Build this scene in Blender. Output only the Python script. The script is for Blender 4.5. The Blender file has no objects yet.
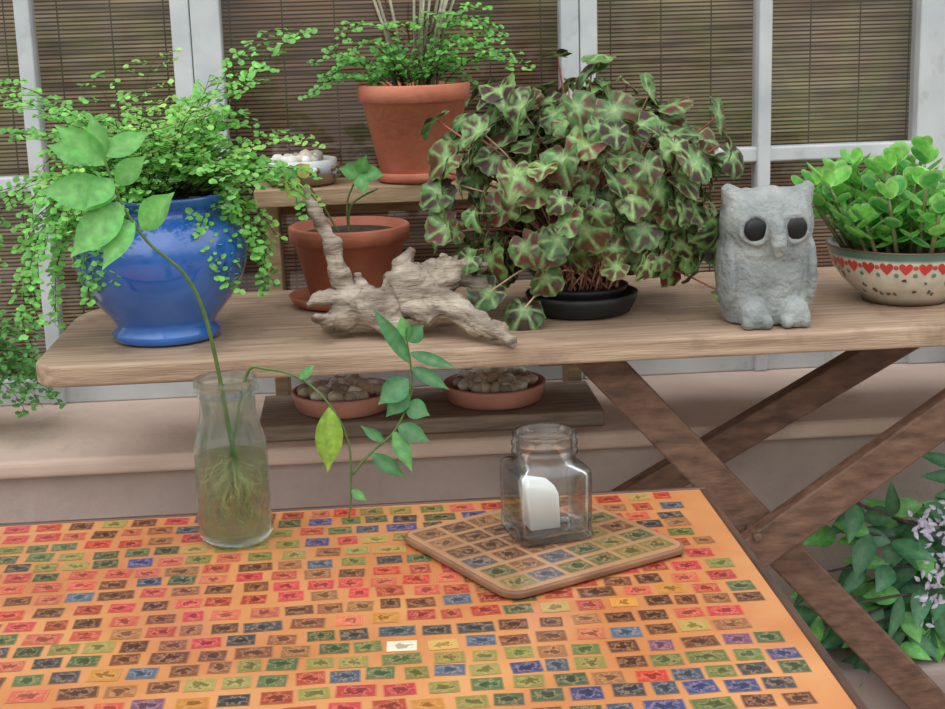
import bpy, bmesh, math, random
from mathutils import Vector, Matrix, noise
R = random.Random(7)
S = bpy.context.scene
S.view_settings.view_transform = 'Standard'

def C(r, g, b):
    f = lambda v: (v/255/12.92) if v/255 <= .04045 else ((v/255+.055)/1.055)**2.4
    return (f(r), f(g), f(b), 1.0)
def mixc(a, b, t): return tuple(a[i]*(1-t)+b[i]*t for i in range(4))
def vary(c, k=.15):
    s = 1+R.uniform(-k, k)
    return (c[0]*s*(1+R.uniform(-k, k)*.4), c[1]*s, c[2]*s*(1+R.uniform(-k, k)*.4), 1)

# ---------------- materials
def base_mat(name):
    m = bpy.data.materials.new(name); m.use_nodes = True
    nt = m.node_tree; nt.nodes.clear()
    out = nt.nodes.new('ShaderNodeOutputMaterial'); p = nt.nodes.new('ShaderNodeBsdfPrincipled')
    nt.links.new(p.outputs[0], out.inputs[0])
    return m, nt, p, out
def mat(name, c1, c2=None, scale=8, rough=.6, bump=0., bscale=80, coat=0., stretch=(1, 1, 1), bstretch=None, contrast=.2, metal=0, stain=None, sscale=5, spos=.6):
    m, nt, p, out = base_mat(name)
    c2 = c2 or c1
    tc = nt.nodes.new('ShaderNodeTexCoord'); mp = nt.nodes.new('ShaderNodeMapping'); mp.inputs['Scale'].default_value = stretch
    nt.links.new(tc.outputs['Object'], mp.inputs[0])
    n = nt.nodes.new('ShaderNodeTexNoise'); n.inputs['Scale'].default_value = scale; n.inputs['Detail'].default_value = 6
    nt.links.new(mp.outputs[0], n.inputs['Vector'])
    r = nt.nodes.new('ShaderNodeValToRGB'); r.color_ramp.elements[0].position = .5-contrast; r.color_ramp.elements[1].position = .5+contrast
    r.color_ramp.elements[0].color = c1; r.color_ramp.elements[1].color = c2
    nt.links.new(n.outputs['Fac'], r.inputs[0]); src = r.outputs[0]
    if stain:
        n3 = nt.nodes.new('ShaderNodeTexNoise'); n3.inputs['Scale'].default_value = sscale; n3.inputs['Detail'].default_value = 8; n3.inputs['Roughness'].default_value = .65
        nt.links.new(tc.outputs['Object'], n3.inputs['Vector'])
        mr = nt.nodes.new('ShaderNodeMapRange'); mr.inputs['From Min'].default_value = spos-.07; mr.inputs['From Max'].default_value = spos+.1; mr.inputs['To Max'].default_value = .75
        nt.links.new(n3.outputs['Fac'], mr.inputs['Value'])
        x = nt.nodes.new('ShaderNodeMix'); x.data_type = 'RGBA'; nt.links.new(mr.outputs[0], x.inputs[0]); nt.links.new(src, x.inputs[6]); x.inputs[7].default_value = stain
        src = x.outputs[2]
    nt.links.new(src, p.inputs['Base Color'])
    p.inputs['Roughness'].default_value = rough; p.inputs['Coat Weight'].default_value = coat; p.inputs['Metallic'].default_value = metal
    p.inputs['Coat Roughness'].default_value = .06
    if bump:
        mp2 = nt.nodes.new('ShaderNodeMapping'); mp2.inputs['Scale'].default_value = bstretch or stretch
        nt.links.new(tc.outputs['Object'], mp2.inputs[0])
        n2 = nt.nodes.new('ShaderNodeTexNoise'); n2.inputs['Scale'].default_value = bscale; n2.inputs['Detail'].default_value = 5
        nt.links.new(mp2.outputs[0], n2.inputs['Vector'])
        b = nt.nodes.new('ShaderNodeBump'); b.inputs['Strength'].default_value = bump; b.inputs['Distance'].default_value = .004
        nt.links.new(n2.outputs['Fac'], b.inputs['Height']); nt.links.new(b.outputs[0], p.inputs['Normal'])
    return m
def attr_mat(name, rough=.45, trans=.3, coat=0., grain=.25, gscale=120):
    m, nt, p, out = base_mat(name)
    a = nt.nodes.new('ShaderNodeAttribute'); a.attribute_name = 'Col'
    tc = nt.nodes.new('ShaderNodeTexCoord')
    n = nt.nodes.new('ShaderNodeTexNoise'); n.inputs['Scale'].default_value = gscale; n.inputs['Detail'].default_value = 3
    nt.links.new(tc.outputs['Object'], n.inputs['Vector'])
    mr = nt.nodes.new('ShaderNodeMapRange'); mr.inputs['From Min'].default_value = .3; mr.inputs['From Max'].default_value = .7
    mr.inputs['To Min'].default_value = 1-grain; mr.inputs['To Max'].default_value = 1+grain
    nt.links.new(n.outputs['Fac'], mr.inputs['Value'])
    vm = nt.nodes.new('ShaderNodeVectorMath'); vm.operation = 'SCALE'
    nt.links.new(a.outputs['Color'], vm.inputs[0]); nt.links.new(mr.outputs[0], vm.inputs['Scale'])
    nt.links.new(vm.outputs[0], p.inputs['Base Color'])
    p.inputs['Roughness'].default_value = rough; p.inputs['Coat Weight'].default_value = coat
    if trans:
        t = nt.nodes.new('ShaderNodeBsdfTranslucent'); nt.links.new(vm.outputs[0], t.inputs[0])
        mx = nt.nodes.new('ShaderNodeMixShader'); mx.inputs[0].default_value = trans
        nt.links.new(p.outputs[0], mx.inputs[1]); nt.links.new(t.outputs[0], mx.inputs[2]); nt.links.new(mx.outputs[0], out.inputs[0])
    return m
def math_node(nt, op, a, b=None):
    n = nt.nodes.new('ShaderNodeMath'); n.operation = op
    for i, v in enumerate((a, b)):
        if v is None: continue
        if isinstance(v, (int, float)): n.inputs[i].default_value = v
        else: nt.links.new(v, n.inputs[i])
    return n.outputs[0]
def stamp_mat():
    m, nt, p, out = base_mat('stamp_paper')
    a = nt.nodes.new('ShaderNodeAttribute'); a.attribute_name = 'Col'
    uv = nt.nodes.new('ShaderNodeUVMap'); sx = nt.nodes.new('ShaderNodeSeparateXYZ'); nt.links.new(uv.outputs[0], sx.inputs[0])
    u = math_node(nt, 'ABSOLUTE', math_node(nt, 'SUBTRACT', sx.outputs[0], .5)); v = math_node(nt, 'ABSOLUTE', math_node(nt, 'SUBTRACT', sx.outputs[1], .5))
    mxm = math_node(nt, 'MAXIMUM', u, v)
    rad = math_node(nt, 'SQRT', math_node(nt, 'ADD', math_node(nt, 'MULTIPLY', u, u), math_node(nt, 'MULTIPLY', v, v)))
    tc = nt.nodes.new('ShaderNodeTexCoord'); n = nt.nodes.new('ShaderNodeTexNoise'); n.inputs['Scale'].default_value = 200; n.inputs['Detail'].default_value = 4
    nt.links.new(tc.outputs['Object'], n.inputs['Vector'])
    noisy = math_node(nt, 'ADD', rad, math_node(nt, 'MULTIPLY', math_node(nt, 'SUBTRACT', n.outputs['Fac'], .5), 1.1))
    oval = math_node(nt, 'LESS_THAN', noisy, .2)
    ring = math_node(nt, 'MULTIPLY', math_node(nt, 'GREATER_THAN', noisy, .27), math_node(nt, 'LESS_THAN', noisy, .36))
    edge = math_node(nt, 'GREATER_THAN', mxm, .46)
    def mix(f, c1, c2):
        x = nt.nodes.new('ShaderNodeMix'); x.data_type = 'RGBA'; nt.links.new(f, x.inputs[0])
        for k, c in ((6, c1), (7, c2)):
            if isinstance(c, tuple): x.inputs[k].default_value = c
            else: nt.links.new(c, x.inputs[k])
        return x.outputs[2]
    def scl(s):
        x = nt.nodes.new('ShaderNodeVectorMath'); x.operation = 'SCALE'; nt.links.new(a.outputs['Color'], x.inputs[0]); x.inputs['Scale'].default_value = s; return x.outputs[0]
    half2 = nt.nodes.new('ShaderNodeMix'); half2.data_type = 'RGBA'; half2.inputs[0].default_value = .28
    nt.links.new(a.outputs['Color'], half2.inputs[6]); half2.inputs[7].default_value = C(225, 175, 120)
    c = mix(oval, a.outputs['Color'], scl(.5)); c = mix(ring, c, half2.outputs[2])
    half = nt.nodes.new('ShaderNodeMix'); half.data_type = 'RGBA'; half.inputs[0].default_value = .3
    nt.links.new(a.outputs['Color'], half.inputs[6]); half.inputs[7].default_value = C(220, 160, 100)
    c = mix(edge, c, half.outputs[2])
    nt.links.new(c, p.inputs['Base Color']); p.inputs['Roughness'].default_value = .35
    p.inputs['Coat Weight'].default_value = .3; p.inputs['Coat Roughness'].default_value = .1
    return m
def blind_mat(name, c1, c2, gapc):
    m, nt, p, out = base_mat(name)
    tc = nt.nodes.new('ShaderNodeTexCoord'); sx = nt.nodes.new('ShaderNodeSeparateXYZ'); nt.links.new(tc.outputs['Object'], sx.inputs[0])
    fz = math_node(nt, 'FRACT', math_node(nt, 'MULTIPLY', sx.outputs[2], 170))
    fx = math_node(nt, 'FRACT', math_node(nt, 'MULTIPLY', sx.outputs[0], 13))
    gap = math_node(nt, 'LESS_THAN', fz, .40); cord = math_node(nt, 'LESS_THAN', fx, .03)
    mp = nt.nodes.new('ShaderNodeMapping'); mp.inputs['Scale'].default_value = (5, 1, 90); nt.links.new(tc.outputs['Object'], mp.inputs[0])
    n = nt.nodes.new('ShaderNodeTexNoise'); n.inputs['Scale'].default_value = 1; n.inputs['Detail'].default_value = 3; nt.links.new(mp.outputs[0], n.inputs['Vector'])
    r = nt.nodes.new('ShaderNodeValToRGB'); r.color_ramp.elements[0].color = c1; r.color_ramp.elements[1].color = c2
    r.color_ramp.elements[0].position = .34; r.color_ramp.elements[1].position = .66
    nt.links.new(n.outputs['Fac'], r.inputs[0])
    x = nt.nodes.new('ShaderNodeMix'); x.data_type = 'RGBA'; nt.links.new(gap, x.inputs[0]); nt.links.new(r.outputs[0], x.inputs[6]); x.inputs[7].default_value = gapc
    y = nt.nodes.new('ShaderNodeMix'); y.data_type = 'RGBA'; nt.links.new(cord, y.inputs[0]); nt.links.new(x.outputs[2], y.inputs[6]); y.inputs[7].default_value = C(74, 60, 52)
    nt.links.new(y.outputs[2], p.inputs['Base Color']); p.inputs['Roughness'].default_value = .8
    return m
def glass_mat(name, tint, refr=.45, rough=0.):
    m, nt, p, out = base_mat(name)
    nt.nodes.remove(p)
    t = nt.nodes.new('ShaderNodeBsdfTransparent'); t.inputs[0].default_value = tint
    g = nt.nodes.new('ShaderNodeBsdfGlass'); g.inputs['Color'].default_value = (.97, 1, .99, 1); g.inputs['Roughness'].default_value = rough; g.inputs['IOR'].default_value = 1.45
    x = nt.nodes.new('ShaderNodeMixShader'); x.inputs[0].default_value = refr
    nt.links.new(t.outputs[0], x.inputs[1]); nt.links.new(g.outputs[0], x.inputs[2]); nt.links.new(x.outputs[0], out.inputs[0])
    return m
def thin_glass(name, tint, edge):
    m, nt, p, out = base_mat(name); nt.nodes.remove(p)
    lw = nt.nodes.new('ShaderNodeLayerWeight'); lw.inputs[0].default_value = .35
    r = nt.nodes.new('ShaderNodeValToRGB'); r.color_ramp.elements[0].color = tint; r.color_ramp.elements[0].position = .4; r.color_ramp.elements[1].color = edge; r.color_ramp.elements[1].position = .97
    nt.links.new(lw.outputs['Facing'], r.inputs[0])
    t = nt.nodes.new('ShaderNodeBsdfTransparent'); nt.links.new(r.outputs[0], t.inputs[0])
    g = nt.nodes.new('ShaderNodeBsdfGlossy'); g.inputs['Roughness'].default_value = .03
    f = math_node(nt, 'ADD', math_node(nt, 'MULTIPLY', lw.outputs['Fresnel'], .7), .02)
    x = nt.nodes.new('ShaderNodeMixShader'); nt.links.new(f, x.inputs[0])
    nt.links.new(t.outputs[0], x.inputs[1]); nt.links.new(g.outputs[0], x.inputs[2]); nt.links.new(x.outputs[0], out.inputs[0])
    return m
def pane_mat():
    m, nt, p, out = base_mat('window_glass')
    nt.nodes.remove(p)
    t = nt.nodes.new('ShaderNodeBsdfTransparent'); t.inputs[0].default_value = (.88, .87, .85, 1)
    g = nt.nodes.new('ShaderNodeBsdfGlossy'); g.inputs['Roughness'].default_value = .05
    x = nt.nodes.new('ShaderNodeMixShader'); x.inputs[0].default_value = .13
    nt.links.new(t.outputs[0], x.inputs[1]); nt.links.new(g.outputs[0], x.inputs[2]); nt.links.new(x.outputs[0], out.inputs[0])
    return m

M_leaf = attr_mat('leaf_tissue', .4, .35)
M_beg = attr_mat('begonia_leaf_tissue', .5, .15, 0, .3, 160)
M_stem = attr_mat('plant_stem', .55, 0)
M_terra = mat('terracotta', C(184, 104, 78), C(212, 134, 106), 14, .85, .25, 120)
M_terra2 = mat('terracotta_dark', C(150, 84, 60), C(190, 112, 84), 12, .75, .25, 120, stain=C(170, 140, 120), sscale=14, spos=.62)
M_terra3 = mat('terracotta_glazed_pink', C(182, 122, 106), C(212, 150, 132), 12, .5, .25, 120, coat=.2)
M_soil = mat('potting_soil', C(30, 22, 18), C(70, 54, 42), 90, .95, 1, 150)
M_blue = mat('blue_glaze', C(20, 72, 152), C(46, 110, 192), 7, .18, .08, 30, coat=1)
M_board = mat('weathered_board_wood', C(138, 110, 88), C(196, 166, 140), 6, .7, .4, 30, stretch=(1.2, 18, 18), contrast=.24, stain=C(112, 88, 72), sscale=9, spos=.60)
M_leg = mat('dark_leg_wood', C(84, 58, 44), C(130, 96, 76), 10, .6, .3, 30, stretch=(3, 8, 8))
M_plank = mat('old_plank_wood', C(116, 98, 86), C(160, 140, 124), 8, .8, .5, 30, stretch=(2, 20, 20))
M_shelf = mat('shelf_wood', C(146, 118, 88), C(188, 160, 126), 8, .7, .3, 30, stretch=(2, 20, 20))
M_white = mat('window_paint', C(182, 186, 190), C(212, 214, 214), 10, .6, .2, 60, stain=C(150, 140, 128), sscale=14, spos=.66)
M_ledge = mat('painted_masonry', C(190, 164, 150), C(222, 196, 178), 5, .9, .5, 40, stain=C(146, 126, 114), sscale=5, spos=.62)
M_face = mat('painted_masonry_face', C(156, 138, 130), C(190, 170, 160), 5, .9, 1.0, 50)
M_floor = mat('paving', C(140, 124, 118), C(178, 158, 150), 6, .9, .5, 30)
M_conc = mat('cast_concrete', C(116, 122, 122), C(172, 174, 170), 22, .95, 1.0, 160)
M_black = mat('black_eye_hollow', C(5, 5, 6), C(14, 14, 14), 5, .45)
M_plastic = mat('black_plastic', C(20, 20, 22), C(38, 38, 40), 8, .5)
M_drift = mat('driftwood_grey', C(96, 80, 68), C(200, 184, 166), 9, .85, 1, 40, stretch=(2, 3, 9), contrast=.2)
M_varn = mat('varnished_table_paper', C(188, 110, 60), C(214, 150, 94), 7, .3, coat=.4)
M_edge = mat('table_edge_wood', C(64, 42, 32), C(96, 66, 50), 10, .4, coat=.4)
M_cork = mat('mat_edge', C(104, 70, 50), C(150, 108, 78), 20, .5)
M_matp = mat('varnished_mat_paper', C(160, 114, 82), C(188, 142, 104), 10, .3, coat=.4)
M_stamp = stamp_mat()
M_enam = attr_mat('enamel', .3, 0, .5, .12, 50)
M_blind = blind_mat('bamboo_blind_weave', C(110, 86, 68), C(190, 164, 136), C(54, 42, 36))
M_blind2 = blind_mat('bamboo_blind_weave_dark', C(94, 62, 50), C(164, 128, 102), C(44, 30, 26))
M_pane = pane_mat()
M_glass = thin_glass('clear_glass', (.985, .99, .99, 1), (.35, .42, .42, 1))
M_glassb = glass_mat('bottle_glass', (.90, .95, .93, 1), .6)
M_water = glass_mat('murky_water', (.80, .84, .66, 1), .25)
M_wax = mat('white_wax', C(232, 234, 230), C(248, 248, 246), 10, .5)
M_stone = attr_mat('pebble', .7, 0, 0, .2, 80)
M_dark = mat('dark_interior', C(24, 20, 18), C(34, 28, 24), 3, .9)

# ---------------- mesh builder
class MB:
    def __init__(s): s.v = []; s.f = []; s.c = []; s.m = []; s.sm = []; s.uv = {}
    def vert(s, p, c=(1, 1, 1, 1)): s.v.append(Vector(p)); s.c.append(c); return len(s.v)-1
    def face(s, idx, m=0, sm=True, uv=None):
        if uv: s.uv[len(s.f)] = uv
        s.f.append(tuple(idx)); s.m.append(m); s.sm.append(sm)
    def lathe(s, prof, o, seg=48, m=0, col=(1, 1, 1, 1), wob=0, sx=1, sy=1):
        rings = []
        for i, pr in enumerate(prof):
            r, z = pr[0], pr[1]; cc = pr[2] if len(pr) > 2 else col
            ring = []
            for k in range(seg):
                a = 2*math.pi*k/seg
                rr = r*(1+wob*noise.noise(Vector((math.cos(a), math.sin(a), z*20))))
                ring.append(s.vert((o[0]+rr*math.cos(a)*sx, o[1]+rr*math.sin(a)*sy, o[2]+z), cc))
            rings.append(ring)
        for i in range(len(rings)-1):
            for k in range(seg):
                k2 = (k+1) % seg
                s.face((rings[i][k], rings[i][k2], rings[i+1][k2], rings[i+1][k]), m)
        s.face(list(reversed(rings[0])), m, False); s.face(rings[-1], m, False)
    def tube(s, pts, rad, seg=6, m=0, col=(1, 1, 1, 1)):
        pts = [Vector(p) for p in pts]; rings = []
        if isinstance(rad, (int, float)): rad = [rad]*len(pts)
        for i, p in enumerate(pts):
            d = (pts[min(i+1, len(pts)-1)]-pts[max(i-1, 0)])
            d = d.normalized() if d.length > 1e-9 else Vector((0, 0, 1))
            a = d.cross(Vector((.13, .97, .2))).normalized(); b = d.cross(a)
            rings.append([s.vert(p+(a*math.cos(2*math.pi*k/seg)+b*math.sin(2*math.pi*k/seg))*rad[i], col) for k in range(seg)])
        for i in range(len(rings)-1):
            for k in range(seg):
                k2 = (k+1) % seg; s.face((rings[i][k], rings[i][k2], rings[i+1][k2], rings[i+1][k]), m)
        s.face(list(reversed(rings[0])), m); s.face(rings[-1], m)
    def leaf(s, base, d, n, L, W, col, m=0, fold=.25, droop=.2, shape=None, edge=None):
        d = Vector(d).normalized(); n = Vector(n); side = d.cross(n)
        if side.length < 1e-4: side = d.cross(Vector((.3, .5, .8)))
        side.normalize(); n = side.cross(d).normalized()
        shape = shape or [0, .55, .9, 1, .9, .6, 0]
        edge = edge or mixc(col, (col[0]*.75, col[1]*.75, col[2]*.75, 1), 1)
        mid = mixc(col, (1, 1, .6, 1), .08); N = len(shape); prev = None
        for i, w in enumerate(shape):
            t = i/(N-1); c0 = Vector(base)+d*L*t-n*(droop*L*t*t); ww = w*W*.5
            if w == 0:
                k = s.vert(c0, mid); cur = (k, k, k)
            else:
                cur = (s.vert(c0+side*ww+n*fold*ww, edge), s.vert(c0, mid), s.vert(c0-side*ww+n*fold*ww, col))
            if prev:
                for a, b in ((0, 1), (1, 2)):
                    q = [prev[a], prev[b], cur[b], cur[a]]; q2 = []
                    for x in q:
                        if x not in q2: q2.append(x)
                    if len(q2) > 2: s.face(q2, m)
            prev = cur
    def blob(s, c, r, seed=0, m=0, col=(1, 1, 1, 1), seg=10, rings=6, amp=.25, zmin=None):
        rr = []
        for i in range(rings+1):
            th = math.pi*i/rings; ring = []
            for k in range(seg):
                ph = 2*math.pi*k/seg
                q = Vector((math.sin(th)*math.cos(ph), math.sin(th)*math.sin(ph), math.cos(th)))
                f = 1+amp*noise.noise(q*1.3+Vector((seed*3.1, seed, 0)))
                p = Vector((c[0]+q.x*r[0]*f, c[1]+q.y*r[1]*f, c[2]+q.z*r[2]*f))
                if zmin is not None: p.z = max(p.z, zmin)
                ring.append(s.vert(p, col))
            rr.append(ring)
        for i in range(rings):
            for k in range(seg):
                k2 = (k+1) % seg; s.face((rr[i][k], rr[i+1][k], rr[i+1][k2], rr[i][k2]), m)
    def box(s, a, b, m=0):
        x0, y0, z0 = a; x1, y1, z1 = b
        i = [s.vert(p) for p in ((x0, y0, z0), (x1, y0, z0), (x1, y1, z0), (x0, y1, z0), (x0, y0, z1), (x1, y0, z1), (x1, y1, z1), (x0, y1, z1))]
        for q in ((3, 2, 1, 0), (4, 5, 6, 7), (0, 1, 5, 4), (1, 2, 6, 5), (2, 3, 7, 6), (3, 0, 4, 7)): s.face([i[k] for k in q], m, False)
    def prism(s, pts, z0, z1, m=0, mtop=None):
        lo = [s.vert((x, y, z0)) for x, y in pts]; hi = [s.vert((x, y, z1)) for x, y in pts]; n = len(pts)
        s.face(list(reversed(lo)), m, False); s.face(hi, m if mtop is None else mtop, False)
        for k in range(n): s.face((lo[k], lo[(k+1) % n], hi[(k+1) % n], hi[k]), m, False)
    def beam(s, p0, p1, w, dep, m=0):
        p0 = Vector(p0); p1 = Vector(p1); d = (p1-p0).normalized(); y = Vector((0, 1, 0)); q = d.cross(y).normalized()
        i = []
        for p in (p0, p1):
            for a, b in ((-1, -1), (1, -1), (1, 1), (-1, 1)): i.append(s.vert(p+q*w*.5*a+y*dep*.5*b))
        for f in ((3, 2, 1, 0), (4, 5, 6, 7), (0, 1, 5, 4), (1, 2, 6, 5), (2, 3, 7, 6), (3, 0, 4, 7)): s.face([i[k] for k in f], m, False)
    def obj(s, name, mats, origin=(0, 0, 0), parent=None, bevel=0, weld=False):
        o = Vector(origin); me = bpy.data.meshes.new(name)
        me.from_pydata([tuple(v-o) for v in s.v], [], s.f)
        for mt in mats: me.materials.append(mt)
        me.polygons.foreach_set('material_index', s.m); me.polygons.foreach_set('use_smooth', s.sm)
        at = me.color_attributes.new('Col', 'FLOAT_COLOR', 'POINT')
        at.data.foreach_set('color', [x for c in s.c for x in c])
        if s.uv:
            ul = me.uv_layers.new(name='UVMap')
            for fi, uvs in s.uv.items():
                p = me.polygons[fi]
                for k, li in enumerate(p.loop_indices): ul.data[li].uv = uvs[k]
        me.update()
        ob = bpy.data.objects.new(name, me); S.collection.objects.link(ob)
        if parent: ob.parent = parent; ob.location = o-parent.location
        else: ob.location = o
        if bevel:
            b = ob.modifiers.new('bevel', 'BEVEL'); b.width = bevel; b.segments = 3; b.limit_method = 'ANGLE'
        return ob
def empty(name, loc=(0, 0, 0)):
    e = bpy.data.objects.new(name, None); e.empty_display_size = .05; e.location = loc; S.collection.objects.link(e); return e
def rr(x0, y0, x1, y1, r, n=8):
    if isinstance(r, (int, float)): r = [r]*4
    pts = []
    for (cx, cy, a0, q) in ((x1-r[0], y1-r[0], 0, r[0]), (x0+r[1], y1-r[1], 90, r[1]), (x0+r[2], y0+r[2], 180, r[2]), (x1-r[3], y0+r[3], 270, r[3])):
        for k in range(n+1):
            a = math.radians(a0+90*k/n); pts.append((cx+q*math.cos(a), cy+q*math.sin(a)))
    return pts

# ---------------- shell
def simple_box(name, a, b, m, bevel=0, parent=None):
    mb = MB(); mb.box(a, b); c = [(a[i]+b[i])/2 for i in range(3)]
    return mb.obj(name, [m], c, parent, bevel)
simple_box('floor', (-3, -3, -.1), (3, 2.9, 0), M_floor)
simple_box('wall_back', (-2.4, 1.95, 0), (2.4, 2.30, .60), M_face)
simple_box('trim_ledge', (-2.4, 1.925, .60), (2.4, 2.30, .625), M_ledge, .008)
simple_box('wall_back_upper', (-2.4, 2.20, 1.95), (2.4, 2.32, 2.6), M_face)
simple_box('wall_interior', (-2.4, 2.75, 0), (2.4, 2.85, 2.6), M_dark)
simple_box('trim_step', (.42, 1.765, 0), (1.9, 1.95, .33), M_floor, .01)
def window(name, x0, x1, posts, rails, bm, blind_y=2.29):
    e = empty(name, ((x0+x1)/2, 2.235, 1.28))
    mb = MB()
    for a, b in posts: mb.box((a, 2.215, .625), (b, 2.255, 1.95))
    for a, b in rails: mb.box((x0, 2.222, a), (x1, 2.250, b))
    mb.obj('frame', [M_white], e.location, e, .003)
    g = MB(); i = [g.vert(p) for p in ((x0, 2.236, .63), (x1, 2.236, .63), (x1, 2.236, 1.945), (x0, 2.236, 1.945))]; g.face(i, 0, False)
    g.obj('pane', [M_pane], e.location, e)
    simple_box('bamboo_blind', (x0, blind_y, .64), (x1, blind_y+.006, 1.95), bm, 0, e)
    return e
window('window_1', -1.25, -.235, [(-1.25, -1.2), (-.480, -.458), (-.79, -.77), (-.262, -.2351)], [(.625, .665), (.945, .967), (1.90, 1.95)], M_blind)
window('window_2', -.234, .325, [(-.234, -.192), (.298, .3249)], [(.625, .665), (1.90, 1.95)], M_blind2)
window('window_3', .326, .90, [(.326, .352), (.592, .612), (.835, .90)], [(.625, .665), (.948, .970), (1.90, 1.95)], M_blind)
simple_box('wall_right', (.901, 2.20, .625), (2.4, 2.30, 1.95), M_white)
simple_box('wall_left', (-2.4, 2.20, .625), (-1.251, 2.30, 1.95), M_white)

# ---------------- stamps table
T = empty('stamp_covered_table', (-.14, 1.07, .70))
X0, X1, Y0, Y1 = -.62, .330, .62, 1.445
mb = MB(); mb.box((X0, Y0, .680), (X1, Y1, .70)); mb.obj('table_top', [M_varn], T.location, T)
mb = MB()
mb.box((X0-.008, Y1, .672), (X1+.008, Y1+.007, .7015)); mb.box((X0-.008, Y0-.007, .672), (X1+.008, Y0, .7015))
mb.box((X1, Y0, .672), (X1+.008, Y1, .7015)); mb.box((X0-.008, Y0, .672), (X0, Y1, .7015))
mb.obj('edge_trim', [M_edge], T.location, T, .002)
mb = MB()
for x in (X0+.03, X1-.08):
    for y in (Y0+.04, Y1-.09): mb.box((x, y, 0), (x+.04, y+.04, .68))
mb.obj('legs', [M_edge], T.location, T, .004)
PR = [C(176, 40, 36), C(156, 50, 40), C(188, 70, 60), C(182, 46, 60), C(194, 88, 70)]
PB = [C(104, 54, 38), C(124, 72, 48), C(86, 46, 38), C(144, 92, 58)]
PG = [C(88, 108, 58), C(60, 96, 60), C(122, 122, 58), C(46, 78, 54), C(144, 136, 70)]
PT = [C(30, 74, 98), C(26, 60, 114), C(50, 86, 112), C(30, 50, 62)]
PO = [C(192, 128, 54), C(200, 104, 76), C(104, 64, 100), C(180, 150, 80)]
def stampcol(x, y):
    n1 = noise.noise(Vector((x*3, y*11, 1.3))); n2 = noise.noise(Vector((x*4, y*12, 7.7)))
    k = R.random(); left = max(0, min(1, (.05-x)/.45))
    if k < .25: pal = R.choice([PR, PB, PG, PT, PO])
    elif n1 > .14-.34*left: pal = PR if R.random() < .7 else PB
    elif n2 > .05: pal = PG if R.random() < .75 else PT
    elif n2 < -.2: pal = PT if R.random() < .45 else PG
    else: pal = PB if R.random() < .55 else (PO if R.random() < .4 else PG)
    return vary(mixc(R.choice(pal), C(205, 130, 80), .06), .2)
mb = MB(); y = Y0+.012; row = 0
while y < Y1-.022:
    x = X0+.004+R.uniform(0, .03)
    while x < X1-.030:
        w = .0235*R.uniform(.92, 1.06); h = .0205*R.uniform(.90, 1.06)
        k = R.random()
        if k < .10: w *= 1.3
        elif k < .2: w *= .78
        c = stampcol(x, y)
        if R.random() < .005: c = C(225, 215, 190)
        a = R.uniform(-.07, .07); cx = x+w/2; cy = y+h/2+R.uniform(-.002, .002)+.0028*math.sin(x*9+row); i = []
        for u, v in ((-1, -1), (1, -1), (1, 1), (-1, 1)):
            px = u*w/2; py = v*h/2
            i.append(mb.vert((cx+px*math.cos(a)-py*math.sin(a), cy+px*math.sin(a)+py*math.cos(a), .7004), c))
        mb.face(i, 0, False, [(0, 0), (1, 0), (1, 1), (0, 1)])
        x += w+R.uniform(.0025, .0095)
    y += .0272; row += 1
mb.obj('stamps', [M_stamp], T.location, T)

# ---------------- mat
mc = Vector((.150, 1.303, .7016)); ma = math.radians(28)
K = empty('stamp_covered_placemat', mc)
def rot2(p): return (mc.x+p[0]*math.cos(ma)-p[1]*math.sin(ma), mc.y+p[0]*math.sin(ma)+p[1]*math.cos(ma))
mb = MB(); mb.prism([rot2(p) for p in rr(-.099, -.096, .099, .096, .018)], .7016, .7078); mb.obj('board', [M_cork], mc, K, .002)
mb = MB(); mb.prism([rot2(p) for p in rr(-.096, -.093, .096, .093, .016)], .7078, .7084); mb.obj('paper_face', [M_matp], mc, K)
mb = MB()
for r_ in range(6):
    for c_ in range(6):
        cx = -.077+c_*.0306+R.uniform(-.001, .001); cy = -.074+r_*.0295; w, h = .027, .0235
        pal = PG if r_ in (0, 1) and R.random() < .7 else (PB if R.random() < .6 else R.choice([PG, PR, PO, PT]))
        col = vary(mixc(R.choice(pal), C(110, 84, 66), .5), .1); i = []
        for u, v in ((-1, -1), (1, -1), (1, 1), (-1, 1)):
            q = rot2((cx+u*w/2, cy+v*h/2)); i.append(mb.vert((q[0], q[1], .7087), col))
        mb.face(i, 0, False, [(0, 0), (1, 0), (1, 1), (0, 1)])
mb.obj('stamps', [M_stamp], mc, K)

# ---------------- square jar with candle
jc = Vector((.156, 1.318, .7090)); J = empty('square_glass_jar', jc)
def sqring(s_, r, z, seg=96, rot=math.radians(12)):
    out = []
    for k in range(seg):
        a = 2*math.pi*k/seg+math.pi/seg
        if r is None:
            n_ = 11.; c_, d_ = math.cos(a), math.sin(a); q = s_/((abs(c_)**n_+abs(d_)**n_)**(1/n_)); x, y_ = q*c_, q*d_
        else: x, y_ = r*math.cos(a), r*math.sin(a)
        out.append((jc.x+x*math.cos(rot)-y_*math.sin(rot), jc.y+x*math.sin(rot)+y_*math.cos(rot), jc.z+z))
    return out
def stack(mb, rings, m=0):
    idx = [[mb.vert(p) for p in r] for r in rings]; n = len(idx[0])
    for i in range(len(idx)-1):
        for k in range(n): mb.face((idx[i][k], idx[i][(k+1) % n], idx[i+1][(k+1) % n], idx[i+1][k]), m)
    mb.face(list(reversed(idx[0])), m, False); mb.face(idx[-1], m, False)
s_ = .0352
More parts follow.
